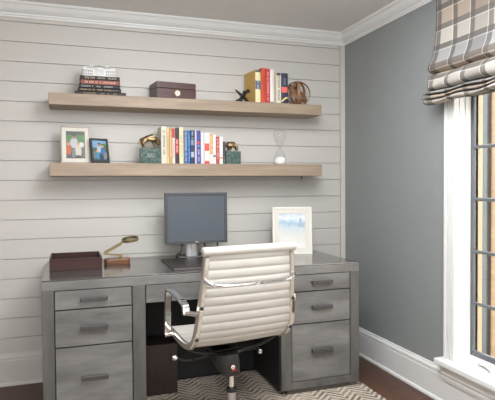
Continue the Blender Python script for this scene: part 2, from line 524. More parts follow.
# ------------------------------------------------------------------ window beside the desk
def window(name, W, detailed):
    y0, y1, z0, z1 = W
    root = bpy.data.objects.new(name, None); COL.objects.link(root); struct(root)
    root.location = (XW, (y0+y1)/2, z0)
    L = lambda x, y, z: (x-XW, y-(y0+y1)/2, z-z0)
    def bx(bm, lo, hi, bv=.002): add_box(bm, L(*lo), L(*hi), bv)
    # moulded casing: flat board, back band, inner bead
    bm = bmesh.new()
    cw = .071
    for (a, b) in ((y1, y1+cw), (y0-cw, y0)):
        s = 1 if a == y1 else -1
        o_, i_ = (b, a) if s > 0 else (a, b)
        bx(bm, (XW-.010, min(a, b), z0), (XW, max(a, b), z1))
        bx(bm, (XW-.026, min(o_, o_-s*.022), z0), (XW-.002, max(o_, o_-s*.022), z1), .003)
        bx(bm, (XW-.021, min(o_-s*.030, o_-s*.037), z0), (XW-.002, max(o_-s*.030, o_-s*.037), z1), .002)
        bx(bm, (XW-.019, min(i_, i_+s*.012), z0), (XW-.002, max(i_, i_+s*.012), z1), .003)
        bx(bm, (XW-.020, min(i_+s*.019, i_+s*.027), z0), (XW-.002, max(i_+s*.019, i_+s*.027), z1), .002)
    bx(bm, (XW-.026, y0-cw, z1), (XW, y1+cw, z1+.11))
    finish('casing', bm, M['white'], root)
    # jamb reveal with its stops
    bm = bmesh.new()
    for a, b in ((y1-.008, y1-.0002), (y0+.0002, y0+.008)): bx(bm, (XW-.018, a, z0), (XW+.15, b, z1), .001)
    for a, b in ((y1-.014, y1-.006), (y0+.006, y0+.014)): bx(bm, (XW+.055, a, z0), (XW+.0935, b, z1), .002)
    for a, b in ((y1-.011, y1-.006), (y0+.006, y0+.011)): bx(bm, (XW+.016, a, z0), (XW+.032, b, z1), .002)
    bx(bm, (XW-.002, y0, z1-.014), (XW+.15, y1, z1), .001)
    bx(bm, (XW+.085, y0+.014, z0), (XW+.15, y1-.014, z0+.035), .002)
    finish('jamb', bm, M['white'], root)
    # grey sash with muntins
    xs0, xs1 = XW+.094, XW+.114
    a, b, zb, zt = y0+.010, y1-.010, z0+.030, z1-.015
    bm = bmesh.new(); s = .022
    bx(bm, (xs0, b-s, zb), (xs1, b, zt), .004); bx(bm, (xs0, a, zb), (xs1, a+s, zt), .004)
    bx(bm, (xs0, a+s-.004, zb), (xs1, b-s+.004, zb+.036), .004); bx(bm, (xs0, a+s-.004, zt-.036), (xs1, b-s+.004, zt), .004)
    finish('sash', bm, M['sash'], root)
    for z in (.605, .9, 1.196, 1.49, 1.785, 2.08):
        bm = bmesh.new(); bx(bm, (xs0+.002, a+s-.004, z-.010), (xs1-.004, b-s+.004, z+.010), .007)
        finish('muntin', bm, M['sash'], root)
    nm = 2 if detailed else 4
    for k in range(1, nm+1):
        y = a+s+(b-a-2*s)*k/(nm+1)
        bm = bmesh.new(); bx(bm, (xs0+.002, y-.010, zb+.05), (xs1-.004, y+.010, zt-.05), .007)
        finish('muntin', bm, M['sash'], root)
    bm = bmesh.new(); bx(bm, (XW+.102, a+s-.006, zb+.03), (XW+.105, b-s+.006, zt-.03), 0)
    finish('pane', bm, M['pane'], root)
    # outside casing
    bm = bmesh.new()
    for p, q in ((y1-.008, y1+.07), (y0-.07, y0+.008)): bx(bm, (XW+.115, p, z0+.03), (XW+.182, q, z1+.08), .003)
    bx(bm, (XW+.145, y0-.07, z0-.07), (XW+.23, y1+.07, z0+.0), .004)
    finish('outside_casing', bm, M['cream_ext'], root)
    # stool and apron
    bm = bmesh.new()
    bx(bm, (XW-.072, y0-cw-.03, z0-.032), (XW-.0, y1+cw+.030, z0+.003), .008)
    bx(bm, (XW-.01, y0+.002, z0-.032), (XW+.095, y1-.002, z0+.003), .001)
    finish('stool', bm, M['white'], root)
    bm = bmesh.new()
    ap = [(XW-.002, z0-.034), (XW-.052, z0-.034), (XW-.050, z0-.046), (XW-.042, z0-.056), (XW-.038, z0-.072), (XW-.040, z0-.082), (XW-.034, z0-.094),
          (XW-.034, z0-.112), (XW-.030, z0-.116), (XW-.030, z0-.124), (XW-.002, z0-.124)]
    add_prism(bm, [(p[0]-XW, p[1]-z0) for p in ap], 1, y0-cw-.005-(y0+y1)/2, y1+cw+.002-(y0+y1)/2)
    finish('apron', bm, M['white'], root)
    if detailed:
        # casement operator: cover plate with a folding crank
        cy = y1-.16
        bm = bmesh.new()
        add_prism(bm, [(L(0, cy-.075, 0)[1], .002), (L(0, cy-.07, 0)[1], .008), (L(0, cy-.03, 0)[1], .017), (L(0, cy+.03, 0)[1], .017), (L(0, cy+.07, 0)[1], .008), (L(0, cy+.075, 0)[1], .002)],
                  0, .030, .062)
        c = finish('crank_cover', bm, M['white'], root)
        bm = bmesh.new()
        add_ball(bm, L(XW+.04, cy+.012, z0+.022), .011)
        add_tube(bm, [L(XW+.04, cy+.012, z0+.02), L(XW+.034, cy-.03, z0+.023), L(XW+.030, cy-.075, z0+.014)], .0045, 8)
        finish('crank', bm, M['steel'], c, smooth=True, angle=40)
    return root
window('window_1', W1, True)
window('window_2', W2, False)

# house next door, seen through the glass
struct(box('ground', (XW+.15, -6, -1.7), (12, 12, -1.6), mat('garden ground', (120, 124, 100), .9), bevel=0))
hw = struct(box('wall_exterior', (5.0, -4.5, -1.6), (5.3, 5.44, 3.1), M['brick'], bevel=0))
tag(box('downspout', (4.93, 5.255, -1.6), (4.9995, 5.44, 3.1), M['ext_grey'], bevel=.012),
    'grey downspout beside the tan brick wall outside the window', 'downspout')

# ------------------------------------------------------------------ roman shade
def shade():
    root = thing('roman_shade', 'plaid beige and grey roman shade gathered over the top of the window', 'shade', (2.0, 1.955, 2.40))
    prof = [(1.992, 2.40), (1.990, 2.30), (1.990, 2.20), (1.988, 2.11), (1.983, 2.05), (1.968, 1.995), (1.950, 1.958), (1.950, 1.932), (1.975, 1.917),
            (1.988, 1.912), (1.970, 1.905), (1.945, 1.886), (1.930, 1.855), (1.936, 1.829), (1.965, 1.816), (1.985, 1.817), (1.960, 1.809), (1.934, 1.803), (1.932, 1.794), (1.975, 1.794),
            (1.950, 1.788), (1.936, 1.783), (1.936, 1.773), (1.978, 1.774), (1.952, 1.768), (1.942, 1.762), (1.944, 1.751), (1.970, 1.745), (1.992, 1.750), (2.004, 1.770)]
    P = catmull([(x, 0, z) for x, z in prof], 5)
    S = [0]
    for a, b in zip(P, P[1:]): S.append(S[-1]+(b-a).length)
    y0, y1, ny = 1.40, 2.515, 60
    bm = bmesh.new(); uvl = bm.loops.layers.uv.new('UVMap')
    rows = []
    for j in range(ny+1):
        y = y1+(y0-y1)*j/ny
        row = []
        for i, p in enumerate(P):
            low = max(0, min(1, (2.08-p.z)/.3))
            wx = .004*math.sin(y*17+p.z*9)*(.3+low) + .006*low*math.sin(y*7.3+p.z*31)
            wz = low*(.006*math.sin(y*5.1+p.z*3)+.004*math.sin(y*23+p.z*60))
            ed = .022*low*max(0, 1-j/4.)*math.sin(p.z*40)   # the free edge wanders in and out
            sway = .006*math.sin(p.z*19)*max(0, 1-j/6.)
            row.append(bm.verts.new((p.x+wx-2.0, y+ed+sway+.024*low*max(0, 1-j/5.)-1.955, p.z+wz-2.40)))
        rows.append(row)
    for j in range(ny):
        for i in range(len(P)-1):
            f = bm.faces.new((rows[j][i], rows[j+1][i], rows[j+1][i+1], rows[j][i+1])); f.smooth = True
            for l, (jj, ii) in zip(f.loops, ((j, i), (j+1, i), (j+1, i+1), (j, i+1))):
                l[uvl].uv = ((y1-y0)*jj/ny, S[ii])
    o = finish('fabric', bm, M['plaid'], root)
    for p in o.data.polygons: p.use_smooth = True
    sd = o.modifiers.new('Solid', 'SOLIDIFY'); sd.thickness = .003; sd.offset = -1
    box('headrail', (1.994-2.0, 1.405-1.955, -.06), (2.04-2.0, 2.51-1.955, .0), M['white'], root)
    bm = bmesh.new()
    for z in (-.16, -.42):
        for s in range(1): add_ball(bm, (.002, 2.515-1.955, z), .007)
    return root
shade()

# ------------------------------------------------------------------ rug
box('rug', (-.13-.8, 1.1-2.2, 0), (1.766-.8, 3.40-2.2, .009), M['rug'], bevel=.003).location = (.8, 2.2, 0)
tag(bpy.data.objects['rug'], 'beige and grey chevron rug worn pale under the desk', 'rug')

# ------------------------------------------------------------------ desk
def desk():
    X0, X1, Y0, Y1 = -.146, 1.728, 2.917, 3.685
    root = thing('desk', 'large grey zinc clad desk with two banks of drawers', 'desk', (.79, 3.3, 0))
    L = lambda x, y, z: (x-.79, y-3.3, z)
    def bx(name, lo, hi, m, bevel=.002, parent=root): return box(name, L(*lo), L(*hi), m, parent, bevel)
    bx('desktop', (X0+.0015, Y0+.0015, .787), (X1-.0015, Y1, .795), M['desk_top'], .0015)
    bx('top_rail', (X0, Y0, .7385), (X1, Y1, .7868), M['desk'], .002)
    bx('side_panel', (X0, Y0, .030), (-.086, Y1, .7385), M['desk_frame'])
    bx('side_panel', (.318, Y0, .036), (.388, Y1, .7385), M['desk_frame'])
    bx('side_panel', (1.195, Y0, .036), (1.263, Y1, .7385), M['desk_frame'])
    bx('side_panel', (1.667, Y0, .030), (X1, Y1, .7385), M['desk_frame'])
    for a, b in ((-.086, .318), (1.263, 1.667)):
        bx('bottom_rail', (a, Y0, .036), (b, Y1-.02, .082), M['desk_frame'])
        bx('plinth', (a-.03, Y0+.008, .009), (b-.02, 3.38, .0358), M['plinth'])
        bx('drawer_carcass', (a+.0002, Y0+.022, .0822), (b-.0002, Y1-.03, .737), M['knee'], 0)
        for z0, z1, hz in ((.634, .7365, .686), (.4355, .631, .533), (.085, .4325, .263)):
            d = bx('drawer', (a+.0045, Y0+.003, z0+.0015), (b-.0045, Y0+.0205, z1-.0025), M['desk'], .0015)
            hx = (a+b)/2
            bm = bmesh.new()
            add_box(bm, L(hx-.070, Y0-.022, hz-.012), L(hx+.070, Y0-.012, hz+.012), .003)
            for s in (-1, 1):
                add_box(bm, L(hx+s*.062-.006, Y0-.014, hz-.010), L(hx+s*.062+.006, Y0+.0028, hz+.010), .001)
            finish('handle', bm, M['handle'], d)
    d = bx('drawer', (.3925, Y0+.003, .638), (1.1905, Y0+.0205, .7345), M['desk'], .0015)
    bm = bmesh.new()
    add_box(bm, L(.79-.070, Y0-.022, .676), L(.79+.070, Y0-.012, .700), .003)
    for s in (-1, 1): add_box(bm, L(.79+s*.062-.006, Y0-.014, .678), L(.79+s*.062+.006, Y0+.0028, .698), .001)
    finish('handle', bm, M['handle'], d)
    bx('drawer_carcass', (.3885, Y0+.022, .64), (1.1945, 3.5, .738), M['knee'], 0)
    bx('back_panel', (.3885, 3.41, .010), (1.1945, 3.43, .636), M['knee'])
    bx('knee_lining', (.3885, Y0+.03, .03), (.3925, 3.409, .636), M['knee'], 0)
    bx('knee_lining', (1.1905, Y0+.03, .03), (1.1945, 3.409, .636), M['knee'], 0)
desk()

c = thing('storage_cabinet', 'dark brown box shaped cabinet under the desk beside the left drawers', 'cabinet', (.514, 3.352, .0))
box('body', (-.111, -.165, .010), (.10, .055, .316), M['darkcab'], c, .003)
box('front_panel', (-.108, -.171, .013), (.097, -.1655, .313), M['darkcab'], c, .001)

# ------------------------------------------------------------------ shelves
def shelf(z0, z1, label, peg):
    t = thing('floating_shelf', label, 'shelf', (.818, 3.59, z0))
    box('plank', (-.932, -.120, 0), (.932, .118, z1-z0), M['shelf'], t, .0025)
    if peg:
        lathe('peg', [(.004, -.022), (.005, -.02), (.005, .002), (0, .002)], M['blackmetal'], t, 10, Matrix.Translation((.81, -.03, 0)))
    return t
shelf(1.793, 1.866, 'upper washed oak floating shelf holding the mahogany box and wooden orb', False)
shelf(1.351, 1.4335, 'lower washed oak floating shelf holding the picture frames and hourglass', True)
ZU, ZL = 1.866, 1.4335

# ------------------------------------------------------------------ books
def lettering(bm, u0, u1, v0, v1, seed, put, mi=0):
    """a line of small letter-like strokes inside u0..u1 x v0..v1"""
    r = random.Random(seed); u = u0
    h = v1-v0
    while u < u1:
        w = h*r.uniform(.35, .75)
        if r.random() > .14:
            k = r.random()
            put(bm, u, u+w*.28, v0, v1, mi)
            if k > .3: put(bm, u, u+w, v1-h*.22, v1, mi)
            if k > .5: put(bm, u, u+w, v0, v0+h*.22, mi)
            if k < .5: put(bm, u+w*.7, u+w, v0, v1, mi)
        u += w*1.35

def book(label, w, h, d, cover, loc, rz=0, bands=(), text=None, group=None, cat='book'):
    """upright book, spine towards -y; base centre of the spine edge at loc"""
    t = thing('book', label, cat, loc, (0, 0, rz), group)
    cover = tuple(round(v*.94) for v in cover); cm = flat(cover); bm = bmesh.new(); c = .0022 if w > .02 else .0014
    add_box(bm, (-w/2, 0, 0), (-w/2+c, d, h), .0006, seg=1)
    add_box(bm, (w/2-c, 0, 0), (w/2, d, h), .0006, seg=1)
    add_prism(bm, [(-w/2, .004), (-w/2+w*.12, .0012), (-w*.2, .0), (w*.2, .0), (w/2-w*.12, .0012), (w/2, .004), (w/2, .006), (-w/2, .006)], 2, 0, h)
    finish('cover', bm, cm, t)
    box('pages', (-w/2+c+.0002, .006, .003), (w/2-c-.0002, d-.004, h-.004), M['pages'], t, 0)
    for bi, (z0, z1, colr) in enumerate(bands):
        bm = bmesh.new(); q = .0003*(bi+1)
        add_prism(bm, [(-w/2-q, .0042), (-w/2+w*.12, .0012-q), (-w*.2, -q), (w*.2, -q), (w/2-w*.12, .0012-q), (w/2+q, .0042)], 2, z0*h, z1*h)
        finish('spine_band', bm, flat(colr), t)
    if text:
        (z0, z1, colr, sd) = text
        bm = bmesh.new(); s = min(w*.45, .014)
        def put(b, u0, u1, v0, v1, mi): add_box(b, (v0, -.0014, u0), (v1, .0002, u1), 0, None, mi)
        lettering(bm, z0*h, z1*h, -s/2, s/2, sd, put)
        finish('lettering', bm, flat(colr), t)
    return t

def bx_px(x): return .814+(x-195)*.007165
GL = 'books between the bull and bear bookends'
low = [
 (163.0, 168.4, 1.683, (228, 222, 204), 'tall cream book standing first beside the bull bookend', (), (.25, .9, (120, 112, 92), 1)),
 (168.5, 170.7, 1.674, (236, 218, 164), 'slim pale yellow book right of the tall cream book', (), (.2, .9, (190, 140, 80), 2)),
 (170.8, 173.2, 1.671, (226, 172, 104), 'slim light orange book left of the red topped one', (), (.2, .9, (250, 230, 200), 3)),
 (173.3, 176.2, 1.676, (238, 230, 222), 'white book with a deep red upper spine', ((.72, .985, (186, 52, 52)),), (.15, .65, (220, 150, 140), 4)),
 (176.3, 180.0, 1.676, (62, 52, 54), 'charcoal book with a long red label on its spine', ((.28, .70, (196, 54, 52)),), (.33, .65, (240, 210, 200), 5)),
 (180.1, 184.3, 1.682, (236, 230, 192), 'tall pale yellow book left of the blue ones', (), (.2, .9, (190, 178, 120), 6)),
 (184.4, 188.4, 1.660, (96, 116, 158), 'dull slate blue book, first of the blue ones', (), (.1, .92, (176, 190, 214), 7)),
 (188.5, 190.9, 1.661, (40, 120, 192), 'slim bright blue book left of the navy one', (), (.1, .92, (150, 200, 236), 8)),
 (191.0, 195.0, 1.662, (40, 56, 88), 'navy book with a pale patch low on its spine', ((.2, .36, (170, 178, 190)), (.56, .72, (130, 142, 160))), (.76, .95, (190, 196, 206), 9)),
 (195.1, 196.9, 1.659, (214, 208, 226), 'very slim pale lavender book right of the navy one', (), None),
 (197.0, 200.8, 1.662, (72, 82, 164), 'violet blue book with a small red patch on its spine', ((.60, .67, (206, 70, 80)),), (.08, .56, (200, 206, 236), 10)),
 (200.9, 204.2, 1.648, (230, 226, 232), 'plain off white book right of the violet blue one', (), None),
 (204.3, 209.7, 1.648, (240, 234, 230), 'white book with two red blocks on its spine', ((.42, .66, (224, 92, 84)), (.0, .10, (220, 74, 66))), None),
 (209.8, 213.0, 1.647, (240, 236, 230), 'white book with an orange upper spine', ((.32, .985, (236, 160, 84)),), (.4, .9, (250, 226, 190), 11)),
 (213.1, 216.0, 1.637, (240, 238, 234), 'plain white book with a dark mark low on its spine', ((.24, .31, (120, 120, 130)),), None),
 (216.1, 219.4, 1.624, (200, 84, 84), 'rose red book between two white books', (), (.2, .9, (240, 196, 190), 12)),
 (219.5, 223.0, 1.624, (242, 240, 236), 'white book with a thin orange stripe low on its spine', ((.2, .26, (236, 150, 80)),), None),
 (223.1, 225.7, 1.590, (76, 76, 80), 'short dark grey book against the bear bookend', (), (.08, .3, (170, 170, 170), 13)),
]
for i, (a, b, top, colr, lab, bands, text) in enumerate(low):
    xa, xb = bx_px(a), bx_px(b)
    w = xb-xa-.0008
    dep = .15 if i == 0 else .115+.01*((i*37) % 3)
    book(lab, w, top-ZL, dep, colr, ((xa+xb)/2, 3.52+.002*((i*5) % 3), ZL), 0, bands, text, GL)

GU = 'upright books on the upper shelf'
book('thick yellow book with a cream spine, standing beside the iron jack', .045, 2.098-ZU, .165, (206, 168, 88), (1.274, 3.515, ZU), .15,
     ((.02, .985, (238, 226, 182)), (.42, .68, (92, 104, 130)), (.94, .995, (74, 84, 98))), (.44, .66, (206, 212, 220), 21), GU)
up = [(260.8, 265.5, 2.115, (214, 84, 52), 'tall orange red book right of the thick yellow one', (), (.2, .9, (190, 60, 40), 22)),
      (265.6, 269.4, 2.112, (206, 52, 56), 'tall crimson book between orange red and white books', (), (.1, .92, (240, 190, 190), 23)),
      (269.5, 273.4, 2.110, (240, 238, 236), 'plain tall white book right of the crimson one', ((.03, .06, (120, 120, 120)),), None),
      (273.6, 275.6, 2.094, (196, 182, 150), 'slim tan book between the white and lettered cream books', (), None),
      (275.7, 280.6, 2.092, (236, 228, 212), 'cream book with dark lettering left of the navy one', ((.9, .985, (70, 66, 70)),), (.12, .85, (112, 92, 92), 24))]
for (a, b, top, colr, lab, bands, text) in up:
    xa, xb = [1.257+(x-255.5)*.00768 for x in (a, b)]
    book(lab, xb-xa-.0008, top-ZU, .14, colr, ((xa+xb)/2, 3.515, ZU), 0, bands, text, GU)
nb = book('dark navy book with a coral band, last beside the wooden orb', .051, 2.089-ZU, .14, (54, 58, 80), (1.477, 3.515, ZU), 0,
          ((.38, .56, (232, 110, 98)),), (.62, .84, (150, 160, 190), 25), GU)
bm = bmesh.new()
arc = [(-.024+.047*k/10, -.0014, .018+.030*math.sin(k/10*PI/2)) for k in range(11)]
add_tube(bm, arc, .006, 6, section=(.0012, .011), up=Vector((0, 1, 0)))
finish('spine_swoosh', bm, flat((232, 212, 130)), nb)

# flat stack
def flat_book(label, x0, x1, z0, z1, yf, d, cover, text, rz=0., band=None):
    xc = (x0+x1)/2; w = x1-x0; h = z1-z0-.0006
    t = thing('book', label, 'book', (xc, yf+d/2, z0), (0, 0, rz), 'books stacked flat under the white model')
    bm = bmesh.new(); c = .0022
    add_box(bm, (-w/2, -d/2+.003, 0), (w/2, d/2, c), .0006, seg=1); add_box(bm, (-w/2, -d/2+.003, h-c), (w/2, d/2, h), .0006, seg=1)
    add_prism(bm, [(-d/2+.004, 0), (-d/2+.001, h*.15), (-d/2, h*.3), (-d/2, h*.7), (-d/2+.001, h*.85), (-d/2+.004, h), (-d/2+.006, h), (-d/2+.006, 0)], 0, -w/2, w/2)
    finish('cover', bm, flat(cover), t)
    box('pages', (-w/2+.003, -d/2+.006, c+.0002), (w/2-.003, d/2-.004, h-c-.0002), M['pages'], t, 0)
    if band:
        box('spine_band', (w*band[0]-w/2, -d/2-.0006, .001), (w*band[1]-w/2, -d/2+.001, h-.001), flat(band[2]), t, 0)
    bm = bmesh.new(); s = h*.42
    def put(b, u0, u1, v0, v1, mi): add_box(b, (u0, -d/2-.0012, v0), (u1, -d/2+.0002, v1), 0, None, mi)
    for (a, b_, sd) in text[1]: lettering(bm, a*w-w/2, b_*w-w/2, h/2-s/2, h/2+s/2, sd, put)
    finish('lettering', bm, flat(text[0]), t)
flat_book('widest black book at the bottom of the flat stack', .040, .357, ZU, 1.889, 3.495, .19, (40, 38, 38), ((150, 130, 100), [(.15, .4, 31), (.5, .8, 32)]))
flat_book('black book with gold lettering, second from the stack bottom', .060, .327, 1.889, 1.911, 3.500, .175, (38, 36, 37), ((190, 160, 110), [(.06, .38, 33), (.45, .92, 34)]))
flat_book('black book with silver lettering in the middle of the stack', .067, .322, 1.911, 1.935, 3.503, .17, (36, 36, 38), ((180, 178, 176), [(.06, .5, 35), (.6, .8, 36)]))
flat_book('rust red book, second from the top of the stack', .074, .320, 1.935, 1.964, 3.505, .165, (66, 42, 38), ((236, 190, 170), [(.08, .5, 37), (.56, .9, 38)]), band=(.03, .97, (136, 76, 60)))
flat_book('black book topmost of the stack, carrying the white model', .074, .320, 1.964, 1.990, 3.505, .165, (34, 33, 34), ((206, 184, 150), [(.12, .5, 39), (.55, .9, 40)]))

def model():
    t = thing('building_model', 'white columned mansion model standing on the stack of black books', 'model', (.195, 3.575, 1.990))
    box('base', (-.104, -.050, 0), (.104, .050, .006), M['whiteresin'], t, .001)
    bm = bmesh.new()
    add_box(bm, (-.098, -.034, .006), (.098, .040, .050), .0008)
    for z in (.050,): add_box(bm, (-.101, -.037, z), (.101, .043, z+.005), .0008)
    for k in range(21):                                   # roof balustrade
        x = -.098+.0098*k; add_box(bm, (x-.0018, -.0355, .055), (x+.0018, -.032, .062))
    add_box(bm, (-.1, -.036, .061), (.1, -.032, .064))
    for s in (-1, 1):
        for k in range(6):                                # pilasters of the wings
            x = s*(.040+.0112*k); add_box(bm, (x-.0022, -.0375, .006), (x+.0022, -.034, .050), .0005, seg=1)
    finish('main_block', bm, M['whiteresin'], t)
    bm = bmesh.new()
    for s in (-1, 1):
        for k in range(5):
            x = s*(.0456+.0112*k)
            for z in (.012, .031): add_box(bm, (x-.0025, -.0350, z), (x+.0025, -.0338, z+.012))
    finish('windows', bm, flat((128, 130, 134)), t)['kind'] = 'stuff'
    bm = bmesh.new()
    segs = [PI+PI*k/12 for k in range(13)]
    add_prism(bm, [(.030*math.cos(a), -.034+.0165*math.sin(a)) for a in segs], 2, .006, .010)
    finish('portico_step', bm, M['whiteresin'], t)
    bm = bmesh.new()
    for z0, z1, r in ((.046, .052, .030), (.0515, .056, .027)):
        add_prism(bm, [(r*math.cos(a), -.034+.55*r*math.sin(a)) for a in segs], 2, z0, z1)
    finish('portico', bm, M['whiteresin'], t)
    for a in (PI+PI*k/5 for k in range(6)):
        lathe('column', [(.0028, .010), (.0022, .014), (.0020, .044), (.003, .046)], M['whiteresin'], t, 10,
              Matrix.Translation((.026*math.cos(a), -.034+.014*math.sin(a), 0)))
    bm = bmesh.new()
    add_prism(bm, [(-.080, .056), (-.066, .068), (.066, .068), (.080, .056)], 1, -.022, .034)
    finish('roof', bm, flat((88, 86, 86)), t)
    for x in (-.055, -.042, .042, .055):
        box('chimney', (x-.004, -.006, .06), (x+.004, .006, .082), M['whiteresin'], t, .0006)
    bm = bmesh.new()
    add_tube(bm, [(0, 0, .068), (0, 0, .086)], .0012, 6); add_ball(bm, (0, 0, .078), .004)
    finish('flagpole', bm, flat((90, 90, 92)), t)
model()

# mahogany box
def humidor():
    w, d, h = .276, .17, .114
    t = thing('wooden_box', 'mahogany box with a round white dial on the upper shelf', 'box', (.682, 3.605, ZU), (0, 0, .14))
    box('body', (-w/2, -d/2, 0), (w/2, d/2, h*.62), M['mahogany'], t, .002)
    box('lid', (-w/2, -d/2, h*.63), (w/2, d/2, h), M['mahogany'], t, .003)
    r = Matrix.Translation((.005, -d/2, .042)) @ Matrix.Rotation(PI/2, 4, 'X')
    di = lathe('dial', [(0, 0), (.0165, 0), (.0165, .003), (0, .003)], M['dialwhite'], t, 28, r)
    lathe('dial_rim', [(.0165, 0), (.021, 0), (.021, .004), (.0185, .0055), (.0165, .004), (.0165, 0)], M['gold'], di, 28, r, cap=False)
    bm = bmesh.new()
    add_box(bm, (.004, -d/2-.0038, .035), (.006, -d/2-.003, .050)); add_ball(bm, (.005, -d/2-.003, .042), .0035)
    finish('pointer', bm, flat((96, 112, 128)), di)
humidor()

# cast iron jack
def jack():
    pass
    bm = bmesh.new(); c = Vector((0, 0, .045))
    ax = [Vector(v).normalized() for v in ((-.75, 0, .62), (.45, .65, .55), (-.403, .6915, -.4875))]
    for i, a in enumerate(ax):
        for s in (-1, 1):
            e = c+a*s*(.070 if i == 0 else .058)
            pts = [c+(e-c)*k/6 for k in range(7)]
            if i == 0: rad = [.0125, .011, .010, .0088, .0075, .006, .003]
            else: rad = [.0125, .010, .0085, .0075, .007, .007, .007]
            add_tube(bm, pts, rad, 12, up=Vector((.3, .5, .8)))
            if i: add_ball(bm, e, .0145)
    mn = min(v.co.z for v in bm.verts)
    for v in bm.verts: v.co.z -= mn
    o = finish('iron_jack_body', bm, M['castiron'], None, smooth=True, angle=60)
    me = o.data; bpy.data.objects.remove(o)
    j = link('iron_jack', me); j.location = (1.168, 3.545, ZU)
    tag(j, 'black cast iron toy jack beside the thick yellow book', 'ornament')
jack()

# band orb
def orb():
    R = .093
    t = thing('band_orb', 'openwork orb of brown wooden bands at the upper shelf end', 'ornament', (1.606, 3.575, ZU+R))
    def ring(rot, r, wd):
        bm = bmesh.new(); n = 64
        pts = [Vector((r*math.cos(2*PI*k/n), r*math.sin(2*PI*k/n), 0)) for k in range(n)]
        add_tube(bm, pts, 1, section=(wd, .0035), up=Vector((0, 0, 1)), closed=True)
        bmesh.ops.transform(bm, matrix=rot.to_4x4(), verts=bm.verts)
        finish('band', bm, M['bands'], t, smooth=True, angle=40)
    E = lambda x, y, z: Matrix.Rotation(z, 3, 'Z') @ Matrix.Rotation(y, 3, 'Y') @ Matrix.Rotation(x, 3, 'X')
    ring(E(PI/2-.2, .0, -.30), R-.002, .022)
    ring(E(PI/2, .5, 1.25), R-.006, .021)
    ring(E(.75, .45, .2), R-.010, .021)
    ring(E(PI/2+.2, -.7, .35), R-.014, .020)
orb()

# ------------------------------------------------------------------ lower shelf ornaments
def pic_frame(name, label, loc, rz, lean, w, h, fw, fm, matw, photo_fn, depth=.014):
    t = thing(name, label, 'picture frame', loc, (0, 0, rz))
    R = Matrix.Rotation(-lean, 4, 'X')          # leans back about its bottom edge
    bm = bmesh.new()
    for lo, hi in (((-w/2, 0, 0), (w/2, depth, fw)), ((-w/2, 0, h-fw), (w/2, depth, h)), ((-w/2, 0, fw), (-w/2+fw, depth, h-fw)), ((w/2-fw, 0, fw), (w/2, depth, h-fw))):
        add_box(bm, lo, hi, .0015, R)
    finish('frame', bm, fm, t)
    box('backing', (-w/2+.003, depth-.003, .003), (w/2-.003, depth+.002, h-.003), M['black'], t, 0, R)
    if matw:
        bm = bmesh.new(); a, b, c2, d2 = -w/2+fw, w/2-fw, fw, h-fw
        for lo, hi in (((a, .005, c2), (b, .008, c2+matw)), ((a, .005, d2-matw), (b, .008, d2)), ((a, .005, c2+matw), (a+matw, .008, d2-matw)), ((b-matw, .005, c2+matw), (b, .008, d2-matw))):
            add_box(bm, lo, hi, 0, R)
        finish('mat_board', bm, M['matboard'], t)
    k = fw+matw
    photo_fn(t, R, -w/2+k, w/2-k, k, h-k, .0075)
    # easel leg behind
    bm = bmesh.new()
    top = R @ Vector((0, depth+.002, h*.62)); 
    foot = Vector((0, max(.03, top.y+.03), .002))
    add_tube(bm, [top, foot], 1, section=(w*.28, .004), up=Vector((1, 0, 0)))
    finish('easel_leg', bm, M['black'], t)
    return t

def photo_layers(t, R, a, b, c, d, y, bg, shapes):
    bm = bmesh.new(); mats = []
    def quad(x0, x1, z0, z1, yy, colr):
        if colr not in mats: mats.append(colr)
        add_box(bm, (x0, yy, z0), (x1, yy+.0004, z1), 0, R, mats.index(colr))
    W, H = b-a, d-c
    for (z0, z1, colr) in bg: quad(a, b, c+z0*H, c+z1*H, y, colr)
    for i, (cx, cz, rx, rz_, colr) in enumerate(shapes):
        if colr not in mats: mats.append(colr)
        poly = []
        for k in range(18):
            px = max(a, min(b, a+cx*W+rx*W*math.cos(2*PI*k/18))); pz = max(c, min(d, c+cz*H+rz_*H*math.sin(2*PI*k/18)))
            poly.append((px, pz))
        add_prism(bm, poly, 1, y-.0004-.00012*i, y, mats.index(colr), R)
    finish('photo', bm, [flat(m_, .3) for m_ in mats], t)

def family_photo(t, R, a, b, c, d, y):
    photo_layers(t, R, a, b, c, d, y, [(0, .3, (74, 76, 72)), (.3, .60, (112, 116, 98)), (.60, .86, (72, 118, 58)), (.86, 1, (62, 70, 60))],
        [(.15, .2, .2, .18, (74, 78, 76)), (.85, .25, .18, .28, (92, 96, 92)), (.8, .5, .14, .1, (196, 196, 190)), (.42, .87, .09, .035, (58, 52, 48)),
         (.42, .58, .2, .2, (176, 178, 186)), (.42, .78, .075, .07, (150, 108, 86)), (.42, .845, .08, .035, (60, 52, 46)),
         (.14, .32, .14, .19, (184, 92, 52)), (.13, .54, .08, .075, (196, 150, 118)), (.13, .6, .085, .04, (150, 104, 70)),
         (.64, .26, .17, .22, (190, 182, 168)), (.64, .5, .08, .07, (206, 164, 134)), (.64, .555, .085, .04, (176, 140, 96)),
         (.4, .18, .1, .16, (116, 120, 124)), (.63, .06, .15, .06, (66, 66, 70))])
pic_frame('picture_frame', 'larger pale picture frame with a wide mat around a family photo', (.043, 3.545, ZL), .03, .13, .182, .243, .009, M['frame_silver'], .024, family_photo)

